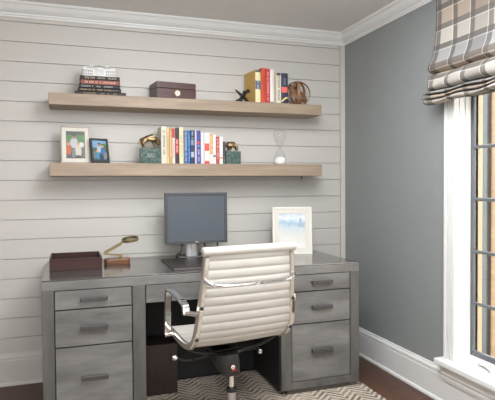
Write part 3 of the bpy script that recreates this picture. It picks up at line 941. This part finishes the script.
def outdoor_photo(t, R, a, b, c, d, y):
    photo_layers(t, R, a, b, c, d, y, [(0, .35, (56, 64, 62)), (.35, .66, (74, 100, 80)), (.66, 1, (118, 158, 190))],
        [(.8, .74, .25, .12, (72, 118, 62)), (.85, .3, .16, .2, (120, 130, 124)), (.15, .3, .14, .2, (100, 120, 120)),
         (.55, .6, .22, .17, (168, 178, 192)), (.5, .79, .1, .075, (168, 124, 100)), (.5, .85, .1, .035, (70, 56, 46)),
         (.72, .52, .15, .17, (64, 104, 168)), (.72, .72, .085, .06, (196, 150, 122)), (.35, .3, .16, .2, (72, 130, 156)),
         (.35, .5, .09, .065, (206, 160, 130)), (.6, .2, .15, .18, (56, 68, 96))])
pic_frame('picture_frame', 'small black picture frame right of the larger pale one', (.199, 3.52, ZL), .40, .20, .122, .166, .012, M['black'], 0, outdoor_photo)

def marble_block(t, w, d, h, x=0):
    return box('marble_block', (x-w/2, -d/2, 0), (x+w/2, d/2, h), M['marble'], t, .0015)

def bull():
    t = thing('bull_bookend', 'bronze bull on a green marble block, bookend beside the picture frames', 'bookend', (.518, 3.565, ZL))
    blk = marble_block(t, .134, .085, .102)
    bm = bmesh.new()                               # small pale engraved emblem on the block front
    for pts in ([(-.022, .068), (-.012, .048)], [(-.022, .048), (-.022, .068)], [(-.004, .068), (-.010, .062), (-.002, .054), (-.010, .048)],
                [(.004, .068), (.004, .048), (.014, .048)], [(.004, .058), (.012, .058)], [(.004, .068), (.014, .068)], [(.018, .048), (.018, .068), (.026, .048), (.026, .068)], [(-.026, .044), (.028, .044)]):
        add_tube(bm, [(x, -.0428, z) for x, z in pts], .0011, 6)
    finish('emblem', bm, flat((206, 206, 190)), blk)
    z = .102
    V = [(-.038, 0, z+.047), (-.018, 0, z+.050), (.004, 0, z+.056), (.026, 0, z+.058), (.044, 0, z+.048), (.056, 0, z+.034), (.066, 0, z+.020),   # spine 0-6
         (-.044, .012, z+.030), (-.038, .013, z+.016), (-.042, .013, z+.003),      # hind left 7-9
         (-.040, -.012, z+.030), (-.030, -.013, z+.016), (-.034, -.013, z+.003),   # hind right 10-12
         (.032, .013, z+.032), (.038, .014, z+.018), (.036, .014, z+.003),         # fore left 13-15
         (.028, -.013, z+.032), (.030, -.014, z+.018), (.028, -.014, z+.003),      # fore right 16-18
         (-.056, 0, z+.050), (-.064, .0, z+.040), (-.068, 0, z+.024)]              # tail 19-21
    E = [(0, 1), (1, 2), (2, 3), (3, 4), (4, 5), (5, 6), (0, 7), (7, 8), (8, 9), (0, 10), (10, 11), (11, 12), (3, 13), (13, 14), (14, 15), (3, 16), (16, 17), (17, 18), (0, 19), (19, 20), (20, 21)]
    rad = [.019, .020, .0225, .024, .018, .0135, .0085, .0105, .0062, .0055, .0105, .0062, .0055, .0105, .0065, .0055, .0105, .0065, .0055, .0035, .0028, .0040]
    V = [(x*1.06-.006, y*1.1, .102+(q-.102)*1.22) for x, y, q in V]; rad = [.0195, .0205, .0240, .0265, .0205, .0155, .0100, .0115, .0062, .0055, .010, .0062, .0055, .010, .0065, .0055, .010, .0065, .0055, .0035, .0028, .0045]
    V = [(x, y, q+(.003 if i in (0, 1, 19) else .008 if i in (2, 3) else .003 if i == 4 else 0)) for i, (x, y, q) in enumerate(V)]
    body = skin('bull', V, E, rad, M['bronze'], t, 2)
    for s in (-1, 1):
        tube('horn', [(.048, s*.012, z+.054), (.052, s*.024, z+.056), (.058, s*.030, z+.064), (.062, s*.029, z+.073)], [.0042, .0038, .0028, .0010], M['bronze'], body, 8)
    for s in (-1, 1):
        bm = bmesh.new(); add_ball(bm, (.041, s*.021, z+.049), .0065, scale=(.5, 1.2, .7))
        finish('ear', bm, M['bronze'], body, smooth=True)
bull()

def bear():
    t = thing('bear_bookend', 'bronze bear on a green marble block, bookend near the hourglass', 'bookend', (1.091, 3.565, ZL))
    marble_block(t, .108, .085, .092)
    z = .092
    V = [(.032, 0, z+.034), (.014, 0, z+.038), (-.008, 0, z+.040), (-.024, 0, z+.038), (-.038, 0, z+.032), (-.050, 0, z+.023),
         (.036, .013, z+.020), (.038, .014, z+.010), (.034, .014, z+.004), (.034, -.013, z+.020), (.036, -.014, z+.010), (.030, -.014, z+.004),
         (-.020, .013, z+.022), (-.020, .014, z+.012), (-.024, .014, z+.004), (-.016, -.013, z+.022), (-.016, -.014, z+.012), (-.021, -.014, z+.004)]
    E = [(0, 1), (1, 2), (2, 3), (3, 4), (4, 5), (0, 6), (6, 7), (7, 8), (0, 9), (9, 10), (10, 11), (3, 12), (12, 13), (13, 14), (3, 15), (15, 16), (16, 17)]
    rad = [.019, .021, .021, .0185, .0145, .007, .0115, .008, .0075, .0115, .008, .0075, .0105, .008, .0075, .0105, .008, .0075]
    V = [(x, y*1.1, .092+(q-.092)*1.3) for x, y, q in V]; rad = [r*1.05 for r in rad]
    body = skin('bear', V, E, rad, M['bronze'], t, 2)
    for s in (-1, 1):
        bm = bmesh.new(); add_ball(bm, (-.034, s*.011, z+.058), .0055)
        finish('ear', bm, M['bronze'], body, smooth=True)
bear()

def hourglass():
    t = thing('hourglass', 'clear glass hourglass with white sand at its bottom', 'hourglass', (1.462, 3.575, ZL))
    H = .254
    half = [(.034, .000), (.041, .004), (.0445, .014), (.045, .030), (.043, .048), (.037, .068), (.027, .090), (.017, .108), (.009, .119), (.006, .127)]
    prof = half+[(r, H-z) for r, z in half[:-1][::-1]]
    lathe('glass_bulbs', [(0, 0)]+prof+[(0, H)], M['glass'], t, 36, angle=60)
    sp = [(0, .003), (.032, .003), (.039, .006), (.0425, .015), (.043, .030), (.0415, .047), (.036, .052), (.02, .055), (0, .056)]
    lathe('sand', sp, M['sand'], t, 32, angle=60)
    bm = bmesh.new()
    add_lathe(bm, [(.0085, .121), (.0105, .123), (.0105, .131), (.0085, .133), (.0085, .121)], 24, cap=False)
    finish('neck_ring', bm, M['glass'], t, smooth=True, angle=40)
hourglass()

# ------------------------------------------------------------------ things on the desk
ZD = .795
def tray():
    t = thing('document_tray', 'dark oxblood open box tray on the desk left end', 'tray', (.031, 3.385, ZD))
    w, d, h, k = .294, .31, .070, .010
    box('tray_bottom', (-w/2+k, -d/2+k, .0), (w/2-k, d/2-k, .008), M['tray'], t, 0)
    box('front_side', (-w/2, -d/2, 0), (w/2, -d/2+k, h), M['tray'], t, .0015)
    box('back_side', (-w/2, d/2-k, 0), (w/2, d/2, h), M['tray'], t, .0015)
    box('end_side', (-w/2, -d/2+k, 0), (-w/2+k, d/2-k, h), M['tray'], t, .0015)
    box('end_side', (w/2-k, -d/2+k, 0), (w/2, d/2-k, h), M['tray'], t, .0015)
tray()

def magnifier():
    t = thing('desk_magnifier', 'brass magnifying glass on a red brown wooden base', 'magnifier', (.280, 3.42, ZD))
    bm = bmesh.new()
    ol = [(sx*.058+.022*math.cos(a), sy*.020+.022*math.sin(a)) for sx, sy, a0 in ((1, 1, 0), (-1, 1, 1), (-1, -1, 2), (1, -1, 3)) for a in (a0*PI/2+PI/2*k/6 for k in range(7))]
    rings = [[bm.verts.new((x*q, y*q, z)) for x, y in ol] for q, z in ((.96, 0), (1, .005), (1, .027), (.985, .032), (.94, .034))]
    for A, B in zip(rings, rings[1:]):
        for k in range(len(ol)): bm.faces.new((A[k], A[(k+1) % len(ol)], B[(k+1) % len(ol)], B[k]))
    bm.faces.new(rings[0][::-1]); bm.faces.new(rings[-1])
    finish('base', bm, M['magwood'], t, smooth=True, angle=40)
    bm = bmesh.new(); add_lathe(bm, [(.011, .034), (.011, .040), (.006, .043), (.006, .056), (0, .057)], 18, Matrix.Translation((.025, 0, 0)))
    finish('pivot', bm, M['brass'], t, smooth=True, angle=40)
    e0, e1, e2 = Vector((.032, 0, .048)), Vector((-.076, .0, .066)), Vector((.026, .0, .126))
    tube('lower_arm', [e0, e1], 1, M['brass'], t, section=(.016, .009), up=Vector((0, 1, 0)))
    tube('upper_arm', [e1+Vector((0, 0, .006)), e2], 1, M['brass'], t, section=(.026, .016), up=Vector((0, 1, 0)))
    for e in (e1, e2):
        tube('hinge', [e+Vector((0, -.014, .002)), e+Vector((0, .014, .002))], .007, M['brass'], t, 14, up=Vector((0, 0, 1)))
    # lens ring, tilted
    ctr = Vector((.083, -.0, .150)); R = Matrix.Translation(ctr) @ Matrix.Rotation(.16, 4, 'X') @ Matrix.Rotation(-.13, 4, 'Y')
    ring = lathe('lens_ring', [(.047, -.008), (.053, -.008), (.054, 0), (.053, .008), (.047, .008), (.047, -.008)], M['brass'], t, 40, R, cap=False)
    tube('lens_stem', [e2, ctr+Vector((-.052, 0, -.012))], [.006, .005], M['brass'], t, 10)
    prof = [(0, -.006)]+[(.047*k/6, -.006+.004*(k/6)**2) for k in range(1, 7)]+[(.047*k/6, .006-.004*(k/6)**2) for k in range(6, 0, -1)]+[(0, .006)]
    lathe('lens', prof, M['lens'], ring, 40, R)
magnifier()

def monitor():
    t = thing('computer_monitor', 'grey computer monitor with a dark blank screen on a silver stand', 'monitor', (.808, 3.50, ZD), (0, 0, -.02))
    w, z0, z1 = .424, .102, .443
    hd = bmesh.new(); b = .019; y0, y1 = -.05, -.012
    for lo, hi in (((-w/2, y0, z0), (w/2, y1, z0+b+.004)), ((-w/2, y0, z1-b), (w/2, y1, z1)), ((-w/2, y0, z0+b), (-w/2+b, y1, z1-b)), ((w/2-b, y0, z0+b), (w/2, y1, z1-b))):
        add_box(hd, lo, hi, .002)
    bz = finish('bezel', hd, M['bezel'], t)
    box('screen', (-w/2+b-.001, y0+.004, z0+b+.003), (w/2-b+.001, y0+.008, z1-b+.001), M['screen'], t, 0)
    box('back_shell', (-w/2+.004, y1-.014, z0+.004), (w/2-.004, y1+.022, z1-.004), M['blackplastic'], t, .012)
    # maker's lettering on the lower bezel
    cu = bpy.data.curves.new('logo', 'FONT'); cu.body = 'DELL'; cu.size = .013; cu.align_x = 'CENTER'; cu.extrude = .0003
    tmp = bpy.data.objects.new('logo_text', cu); COL.objects.link(tmp)
    bpy.context.view_layer.update()
    me = bpy.data.meshes.new_from_object(tmp.evaluated_get(bpy.context.evaluated_depsgraph_get()))
    bpy.data.objects.remove(tmp)
    me.transform(Matrix.Translation((0, y0-.0004, z0+.007)) @ Matrix.Rotation(PI/2, 4, 'X')); me.materials.clear(); me.materials.append(flat((214, 216, 220)))
    link('logo', me, bz)
    # silver neck, slightly bowed
    bm = bmesh.new()
    pts = [(-.006, .012), (-.006, .25), (.02, .25), (.02, .012)]
    cs = [(-.040, .0), (-.030, -.007), (0, -.010), (.030, -.007), (.040, 0), (.040, .02), (-.040, .02)]
    add_prism(bm, [(x-.024, y+.012) for x, y in cs], 2, .012, .27)
    finish('neck', bm, M['silver'], t, smooth=True, angle=30)
    bm = bmesh.new(); add_box(bm, (-.115, -.012, 0), (.115, .135, .012), .004)
    finish('stand_base', bm, M['bezel'], t)
    for x, dx in ((-.092, -.008), (.066, -.012), (.155, .002)):
        tube('cable', catmull([(x, .006, z0+.004), (x+dx*.4, .008, z0-.03), (x+dx, .03, .03), (x+dx*1.4, .12, .018)], 5), .0028, M['blackplastic'], t, 8)
        lathe('cable_plug', [(.0, -.026), (.006, -.024), (.006, .008), (0, .01)], M['blackplastic'], t, 10, Matrix.Translation((x, .006, z0)))
monitor()

p = thing('desk_pad', 'flat dark brown desk pad lying in front of the monitor', 'desk pad', (.815, 3.232, ZD))
box('pad', (-.250, -.225, 0), (.250, .225, .010), M['pad'], p, .003)
tube('edge_trim', [(-.250, -.226, .0052), (.250, -.226, .0052)], 1, flat((120, 112, 104), .35), p, section=(.0016, .004), up=Vector((0, 1, 0)))

def art(t, R, a, b, c, d, y):
    box('picture', (a, y, c), (b, y+.0006, d), M['watercolour'], t, 0, R)
    bm = bmesh.new()                               # soft bluish tower shape painted right of centre
    W, H = b-a, d-c
    add_prism(bm, [(a+.70*W, c+.60*H), (a+.72*W, c+.66*H), (a+.76*W, c+.70*H), (a+.77*W, c+.80*H), (a+.79*W, c+.86*H), (a+.84*W, c+.87*H), (a+.86*W, c+.80*H), (a+.865*W, c+.72*H), (a+.93*W, c+.68*H), (a+.97*W, c+.60*H)], 1, y-.0004, y, 0, R)
    finish('painted_shape', bm, flat((160, 172, 192), .3), t)
pic_frame('picture_frame', 'white framed pale seaside watercolour standing on the desk', (1.492, 3.42, ZD), -.31, .11, .281, .336, .014, M['whiteframe'], .032, art, .020)

# ------------------------------------------------------------------ office chair
def chair():
    t = thing('office_chair', 'ribbed cream leather office chair with chrome arms, pulled up to the desk', 'chair', (.808, 2.63, .009), (0, 0, math.radians(8)))
    zo = -.009
    rail = [(-.197, .945), (-.192, .88), (-.183, .81), (-.172, .74), (-.161, .67), (-.148, .605), (-.126, .552), (-.088, .510), (-.036, .484), (.030, .476), (.10, .480),
            (.16, .487), (.22, .494), (.28, .497), (.318, .488), (.332, .468)]
    rp = catmull([(0, y, z+zo) for y, z in rail], 6)
    def half(p, k):                               # the rails spread towards the seat
        q = max(0, min(1, (.945+zo-p.z)/.36)) if k < len(rp)*.55 else 1
        return .231+.031*q
    def norm(P, i):
        tg = P[min(i+1, len(P)-1)]-P[max(i-1, 0)]; tg.normalize(); return Vector((0, tg.z, -tg.y))
    for s in (-1, 1):
        rx = [Vector((s*half(p, i), p.y, p.z)) for i, p in enumerate(rp)]
        r = tube('side_rail', rx, 1, M['alu_cream'], t, section=(.024, .036))
        # chrome plate on the rail where the arm is fixed, a dark bolt block at either end
        i0 = min(range(len(rp)), key=lambda i: abs(rp[i].z-(.690+zo))); i1 = min(range(len(rp)//2), key=lambda i: abs(rp[i].z-(.565+zo)))
        tube('chrome_plate', [rx[i]+norm(rp, i)*.017+Vector((s*.002, 0, 0)) for i in range(i0, i1+1)], 1, M['chrome'], r, section=(.019, .008))
        for z in (.700, .555):
            i = min(range(len(rp)//2), key=lambda i: abs(rp[i].z-(z+zo))); q = rx[i]+norm(rp, i)*.018
            box('bolt', (q.x-.008, q.y-.005, q.z-.008), (q.x+.008, q.y+.006, q.z+.008), M['blackmetal'], r, .002)
    # ribbed sling pad, back and seat in one run
    fine = catmull([(0, y, z+zo) for y, z in [(-.200, .970)]+rail], 24)
    S = [0]
    for a, b in zip(fine, fine[1:]): S.append(S[-1]+(b-a).length)
    bm = bmesh.new(); PITCH = .0445; A, B = [], []
    us = [-1, -.965, -.5, 0, .5, .965, 1]
    for i, p in enumerate(fine):
        n = norm(fine, i)
        w = half(p, i*len(rp)/len(fine))-.011
        ph = (S[i]/PITCH) % 1
        bul = .0065*(1-abs(2*ph-1)**2.6)
        ra, rb = [], []
        for u in us:
            x = u*w; e = 1 if abs(u) < .97 else .35
            sag = .006*(1-u*u)
            ra.append(bm.verts.new(Vector((x, 0, 0))+p+n*(.003+bul*e+sag)))
            rb.append(bm.verts.new(Vector((x, 0, 0))+p-n*(.003+bul*e-sag)))
        A.append(ra); B.append(rb)
    xs = us
    for i in range(len(fine)-1):
        for k in range(len(xs)-1):
            bm.faces.new((A[i][k], A[i][k+1], A[i+1][k+1], A[i+1][k])); bm.faces.new((B[i][k], B[i+1][k], B[i+1][k+1], B[i][k+1]))
        for k in (0, len(xs)-1):
            bm.faces.new((A[i][k], A[i+1][k], B[i+1][k], B[i][k]))
    for i in (0, len(fine)-1):
        for k in range(len(xs)-1): bm.faces.new((A[i][k], B[i][k], B[i][k+1], A[i][k+1]))
    finish('ribbed_sling', bm, M['leather'], t, smooth=True, angle=60)
    # rolled head end
    bm = bmesh.new()
    c = Vector((0, -.203, .972+zo)); r = .0225
    prof = [(0, -.254), (r-.005, -.254), (r-.001, -.251), (r, -.245), (r, .245), (r-.001, .251), (r-.005, .254), (0, .254)]
    add_lathe(bm, prof, 28, Matrix.Translation(c) @ Matrix.Rotation(PI/2, 4, 'Y'))
    hr = finish('head_roll', bm, M['leather'], t, smooth=True, angle=50)
    for s in (-1, 1):
        tube('roll_cap', [c+Vector((s*.2535, 0, 0)), c+Vector((s*.257, 0, 0))], .008, M['alu_cream'], hr, 12, up=Vector((0, 0, 1)))
    # chrome stretcher bowed behind the back
    zb = .835+zo
    pts = catmull([(-.242, -.198, zb), (-.239, -.218, zb-.003), (-.222, -.236, zb-.012), (-.19, -.246, zb-.020), (-.1, -.250, zb-.023), (.1, -.250, zb-.023), (.19, -.246, zb-.020), (.222, -.236, zb-.012), (.239, -.218, zb-.003), (.242, -.198, zb)], 6)
    st = tube('back_stretcher', pts, .010, M['chrome'], t, 14)
    for s in (-1, 1): box('clamp', (s*.212-.009, -.252, zb-.026), (s*.212+.009, -.236, zb-.006), M['steel'], st, .003)
    # arms: polished aluminium loops on both sides
    for s in (-1, 1):
        xa = s*.308-(.008 if s < 0 else -.006)*-1
        loop = catmull([(xa, -.100, .678+zo), (xa, -.090, .700+zo), (xa, -.055, .714+zo), (xa, .04, .727+zo), (xa, .115, .737+zo), (xa, .150, .735+zo), (xa, .172, .715+zo), (xa, .182, .66+zo), (xa, .190, .58+zo), (xa, .196, .52+zo), (xa, .198, .492+zo)], 6)
        a = tube('armrest', loop, 1, M['chrome'], t, section=(.036, .017))
        tube('arm_mount', [(s*.256, -.150, .668+zo), (s*.275, -.13, .668+zo), (s*.295, -.105, .670+zo), (xa+s*.014, -.098, .670+zo)], .012, M['chrome'], a, 12, up=Vector((0, 0, 1)))
        tube('arm_mount', [(s*.266, .198, .491+zo), (xa+s*.014, .198, .489+zo)], .012, M['chrome'], a, 12, up=Vector((0, 0, 1)))
    # seat spider, tilt housing, levers
    bm = bmesh.new()
    for y in (.02, .20):
        zt = (.458 if y < .1 else .470)+zo
        add_tube(bm, catmull([(-.258, y, zt), (-.215, y, zt-.022), (-.14, y+.01, zt-.045), (0, y+.02, zt-.05), (.14, y+.01, zt-.045), (.215, y, zt-.022), (.258, y, zt)], 5), 1, section=(.022, .012), up=Vector((0, 1, 0)))
    add_box(bm, (-.09, .0, .398+zo), (.06, .24, .412+zo), .004)
    finish('seat_spider', bm, M['blackmetal'], t)
    bm = bmesh.new()
    secs = [(.412, .066, -.055, .17), (.395, .065, -.058, .165), (.360, .060, -.060, .14), (.330, .053, -.058, .10), (.308, .047, -.054, .065), (.298, .040, -.047, .05)]
    rings = []
    for z, hw, ya, yb in secs:
        cx = -.026-.022*(z-.298)/.114; q = []
        for k in range(24):
            a = 2*PI*k/24; ca, sa = math.cos(a), math.sin(a)
            px = cx+hw*math.copysign(abs(ca)**.5, ca); py = (ya+yb)/2+(yb-ya)/2*math.copysign(abs(sa)**.5, sa)
            q.append(bm.verts.new((px, py, z+zo)))
        rings.append(q)
    for R0, R1 in zip(rings, rings[1:]):
        for k in range(24): bm.faces.new((R0[k], R0[(k+1) % 24], R1[(k+1) % 24], R1[k]))
    bm.faces.new(rings[0]); bm.faces.new(rings[-1])
    hs = finish('tilt_housing', bm, M['blackplastic'], t, smooth=True, angle=50)
    Rb = Matrix.Translation((-.034, -.0600, .350+zo)) @ Matrix.Rotation(PI/2+.05, 4, 'X')
    bm = bmesh.new(); add_lathe(bm, [(0, -.004), (.0105, -.004), (.0105, .003), (.009, .004), (0, .004)], 24, Rb)
    bd = finish('badge', bm, M['dialwhite'], hs, smooth=True, angle=40)
    bm = bmesh.new()
    add_tube(bm, [Rb @ Vector((.0055*math.cos(2*PI*k/20), .0055*math.sin(2*PI*k/20), .0042)) for k in range(20)], .0013, 6, up=Vector((0, 1, 0)), closed=True)
    add_box(bm, (-.0035, -.0012, .004), (.0035, .0012, .005), 0, Rb)
    finish('badge_mark', bm, M['red'], bd)
    bm = bmesh.new()
    Rl = Matrix.Translation((-.024, -.0588, .332+zo)) @ Matrix.Rotation(.1, 4, 'X')
    x = -.016
    for k in range(6):
        add_box(bm, (x, -.0008, -.003), (x+.0034, .0008, .003), 0, Rl); x += .0053
    finish('red_lettering', bm, M['red'], hs)
    bm = bmesh.new(); add_tube(bm, [(-.008, -.060, .316+zo), (-.008, -.052, .316+zo)], .004, 12, up=Vector((0, 0, 1)))
    finish('bolt', bm, M['blackmetal'], hs)
    lv = tube('tilt_lever', catmull([(-.10, .05, .398+zo), (-.17, .05, .386+zo), (-.25, .05, .385+zo), (-.275, .05, .396+zo), (-.300, .05, .406+zo)], 5), .0055, M['blackmetal'], t, 10)
    bm = bmesh.new(); add_lathe(bm, [(0, -.014), (.011, -.012), (.014, 0), (.011, .012), (0, .014)], 18, Matrix.Translation((-.309, .05, .409+zo)) @ Matrix.Rotation(PI/2, 4, 'Y'))
    finish('lever_knob', bm, M['chrome'], lv, smooth=True, angle=50)
    lv = tube('height_lever', catmull([(.06, .06, .392+zo), (.13, .06, .385+zo), (.170, .06, .386+zo), (.182, .06, .380+zo)], 5), .0055, M['blackmetal'], t, 10)
    bm = bmesh.new(); add_lathe(bm, [(0, -.014), (.011, -.012), (.014, 0), (.011, .012), (0, .014)], 18, Matrix.Translation((.186, .06, .368+zo)))
    finish('lever_knob', bm, M['chrome'], lv, smooth=True, angle=50)
    T = Matrix.Translation((-.016, 0, zo))
    lathe('gas_column', [(.014, .19), (.014, .31)], M['chrome'], t, 24, T)
    lathe('column_collar', [(.0, .202), (.027, .202), (.028, .206), (.028, .222), (.020, .226), (0, .226)], M['blackplastic'], t, 24, T)
    lathe('column_sleeve', [(0, .07), (.032, .07), (.026, .12), (.0255, .203), (0, .203)], M['steel'], t, 24, T)
    # five star base
    bm = bmesh.new()
    add_lathe(bm, [(0, .065), (.045, .065), (.048, .08), (.042, .125), (.032, .135), (0, .135)], 24, T)
    finish('base_hub', bm, M['blackplastic'], t, smooth=True, angle=40)
    for k in range(5):
        a = math.radians(-8+72*k); d = Vector((math.cos(a), math.sin(a), 0)); sd = Vector((-d.y, d.x, 0)); o = Vector((-.016, 0, zo))
        pts = [o+d*r+Vector((0, 0, z)) for r, z in ((.03, .108), (.12, .106), (.22, .098), (.325, .086))]
        lg = tube('base_leg', catmull(pts, 4), 1, M['blackplastic'], t, section=(.036, .026), up=sd)
        cp = o+d*.315
        bm = bmesh.new()
        for s in (-1, 1):
            ctr = cp+sd*s*.016+Vector((0, 0, .0275-zo))
            add_tube(bm, [ctr-sd*.010, ctr+sd*.010], .0275, 20, up=Vector((0, 0, 1)))
        add_tube(bm, [cp+Vector((0, 0, .037)), cp+Vector((0, 0, .085))], .008, 10)
        finish('caster', bm, M['blackplastic'], lg, smooth=True, angle=40)
chair()

# ------------------------------------------------------------------ light
def area(name, loc, rot, sx, sy, power, col=(1, 1, 1), portal=False, spread=PI):
    l = bpy.data.lights.new(name, 'AREA'); l.shape = 'RECTANGLE'; l.size = sx; l.size_y = sy; l.energy = power; l.color = col; l.spread = spread
    o = bpy.data.objects.new(name, l); COL.objects.link(o); o.location = loc; o.rotation_euler = rot
    if portal: l.cycles.is_portal = True
    return o
w = bpy.data.worlds.new('sky'); SC.world = w; w.use_nodes = True
bg = w.node_tree.nodes['Background']; bg.inputs[0].default_value = (.92, .96, 1.0, 1); bg.inputs[1].default_value = 4.6
for k, W in enumerate((W1, W2)):
    area('daylight_portal', (XW+.21, (W[0]+W[1])/2, (W[2]+W[3])/2), (0, PI/2, 0), W[3]-W[2], W[1]-W[0], 1, portal=True)
area('daylight_portal', (-.45, YF-.16, 1.615), (PI/2, 0, 0), 1.7, 1.33, 1, portal=True)  # sky light through the added front opening
area('ceiling_lamp', (.8, 1.85, 2.44), (0, 0, 0), 1.3, .9, 23, (.95, .975, 1))
area('ceiling_lamp', (-.6, -1.0, 2.44), (0, 0, 0), 1.6, 1.0, 17, (.95, .975, 1))

l = bpy.data.lights.new('upper_fill_light', 'POINT'); l.energy = 27; l.shadow_soft_size = .22; l.color = (.95, .975, 1)  # fill light added to lift ceiling, crown and upper wall; no fixture
o = bpy.data.objects.new('upper_fill_light', l); COL.objects.link(o); o.location = (.8, 1.5, 2.12)
# ------------------------------------------------------------------ camera
f, yaw, pitch, roll = 526.2065, .32618229, .0264403, .00731005
cy, sy, cp, sp = math.cos(yaw), math.sin(yaw), math.cos(pitch), math.sin(pitch)
fwd = Vector((sy*cp, cy*cp, -sp)); right = Vector((cy, -sy, 0)); down = fwd.cross(right)
r = right*math.cos(roll)+down*math.sin(roll); d = -right*math.sin(roll)+down*math.cos(roll)
cam = bpy.data.cameras.new('camera'); co = bpy.data.objects.new('camera', cam); COL.objects.link(co)
co.matrix_world = Matrix(((r.x, -d.x, -fwd.x, 0), (r.y, -d.y, -fwd.y, 0), (r.z, -d.z, -fwd.z, 1.28), (0, 0, 0, 1)))
cam.sensor_fit = 'HORIZONTAL'; cam.sensor_width = 36; cam.lens = f/495*36; cam.clip_start = .05
SC.camera = co

vs = SC.view_settings
vs.view_transform = 'Standard'; vs.look = 'None'; vs.gamma = 1; vs.use_curve_mapping = False; vs.exposure = .92
SC.cycles.max_bounces = 8
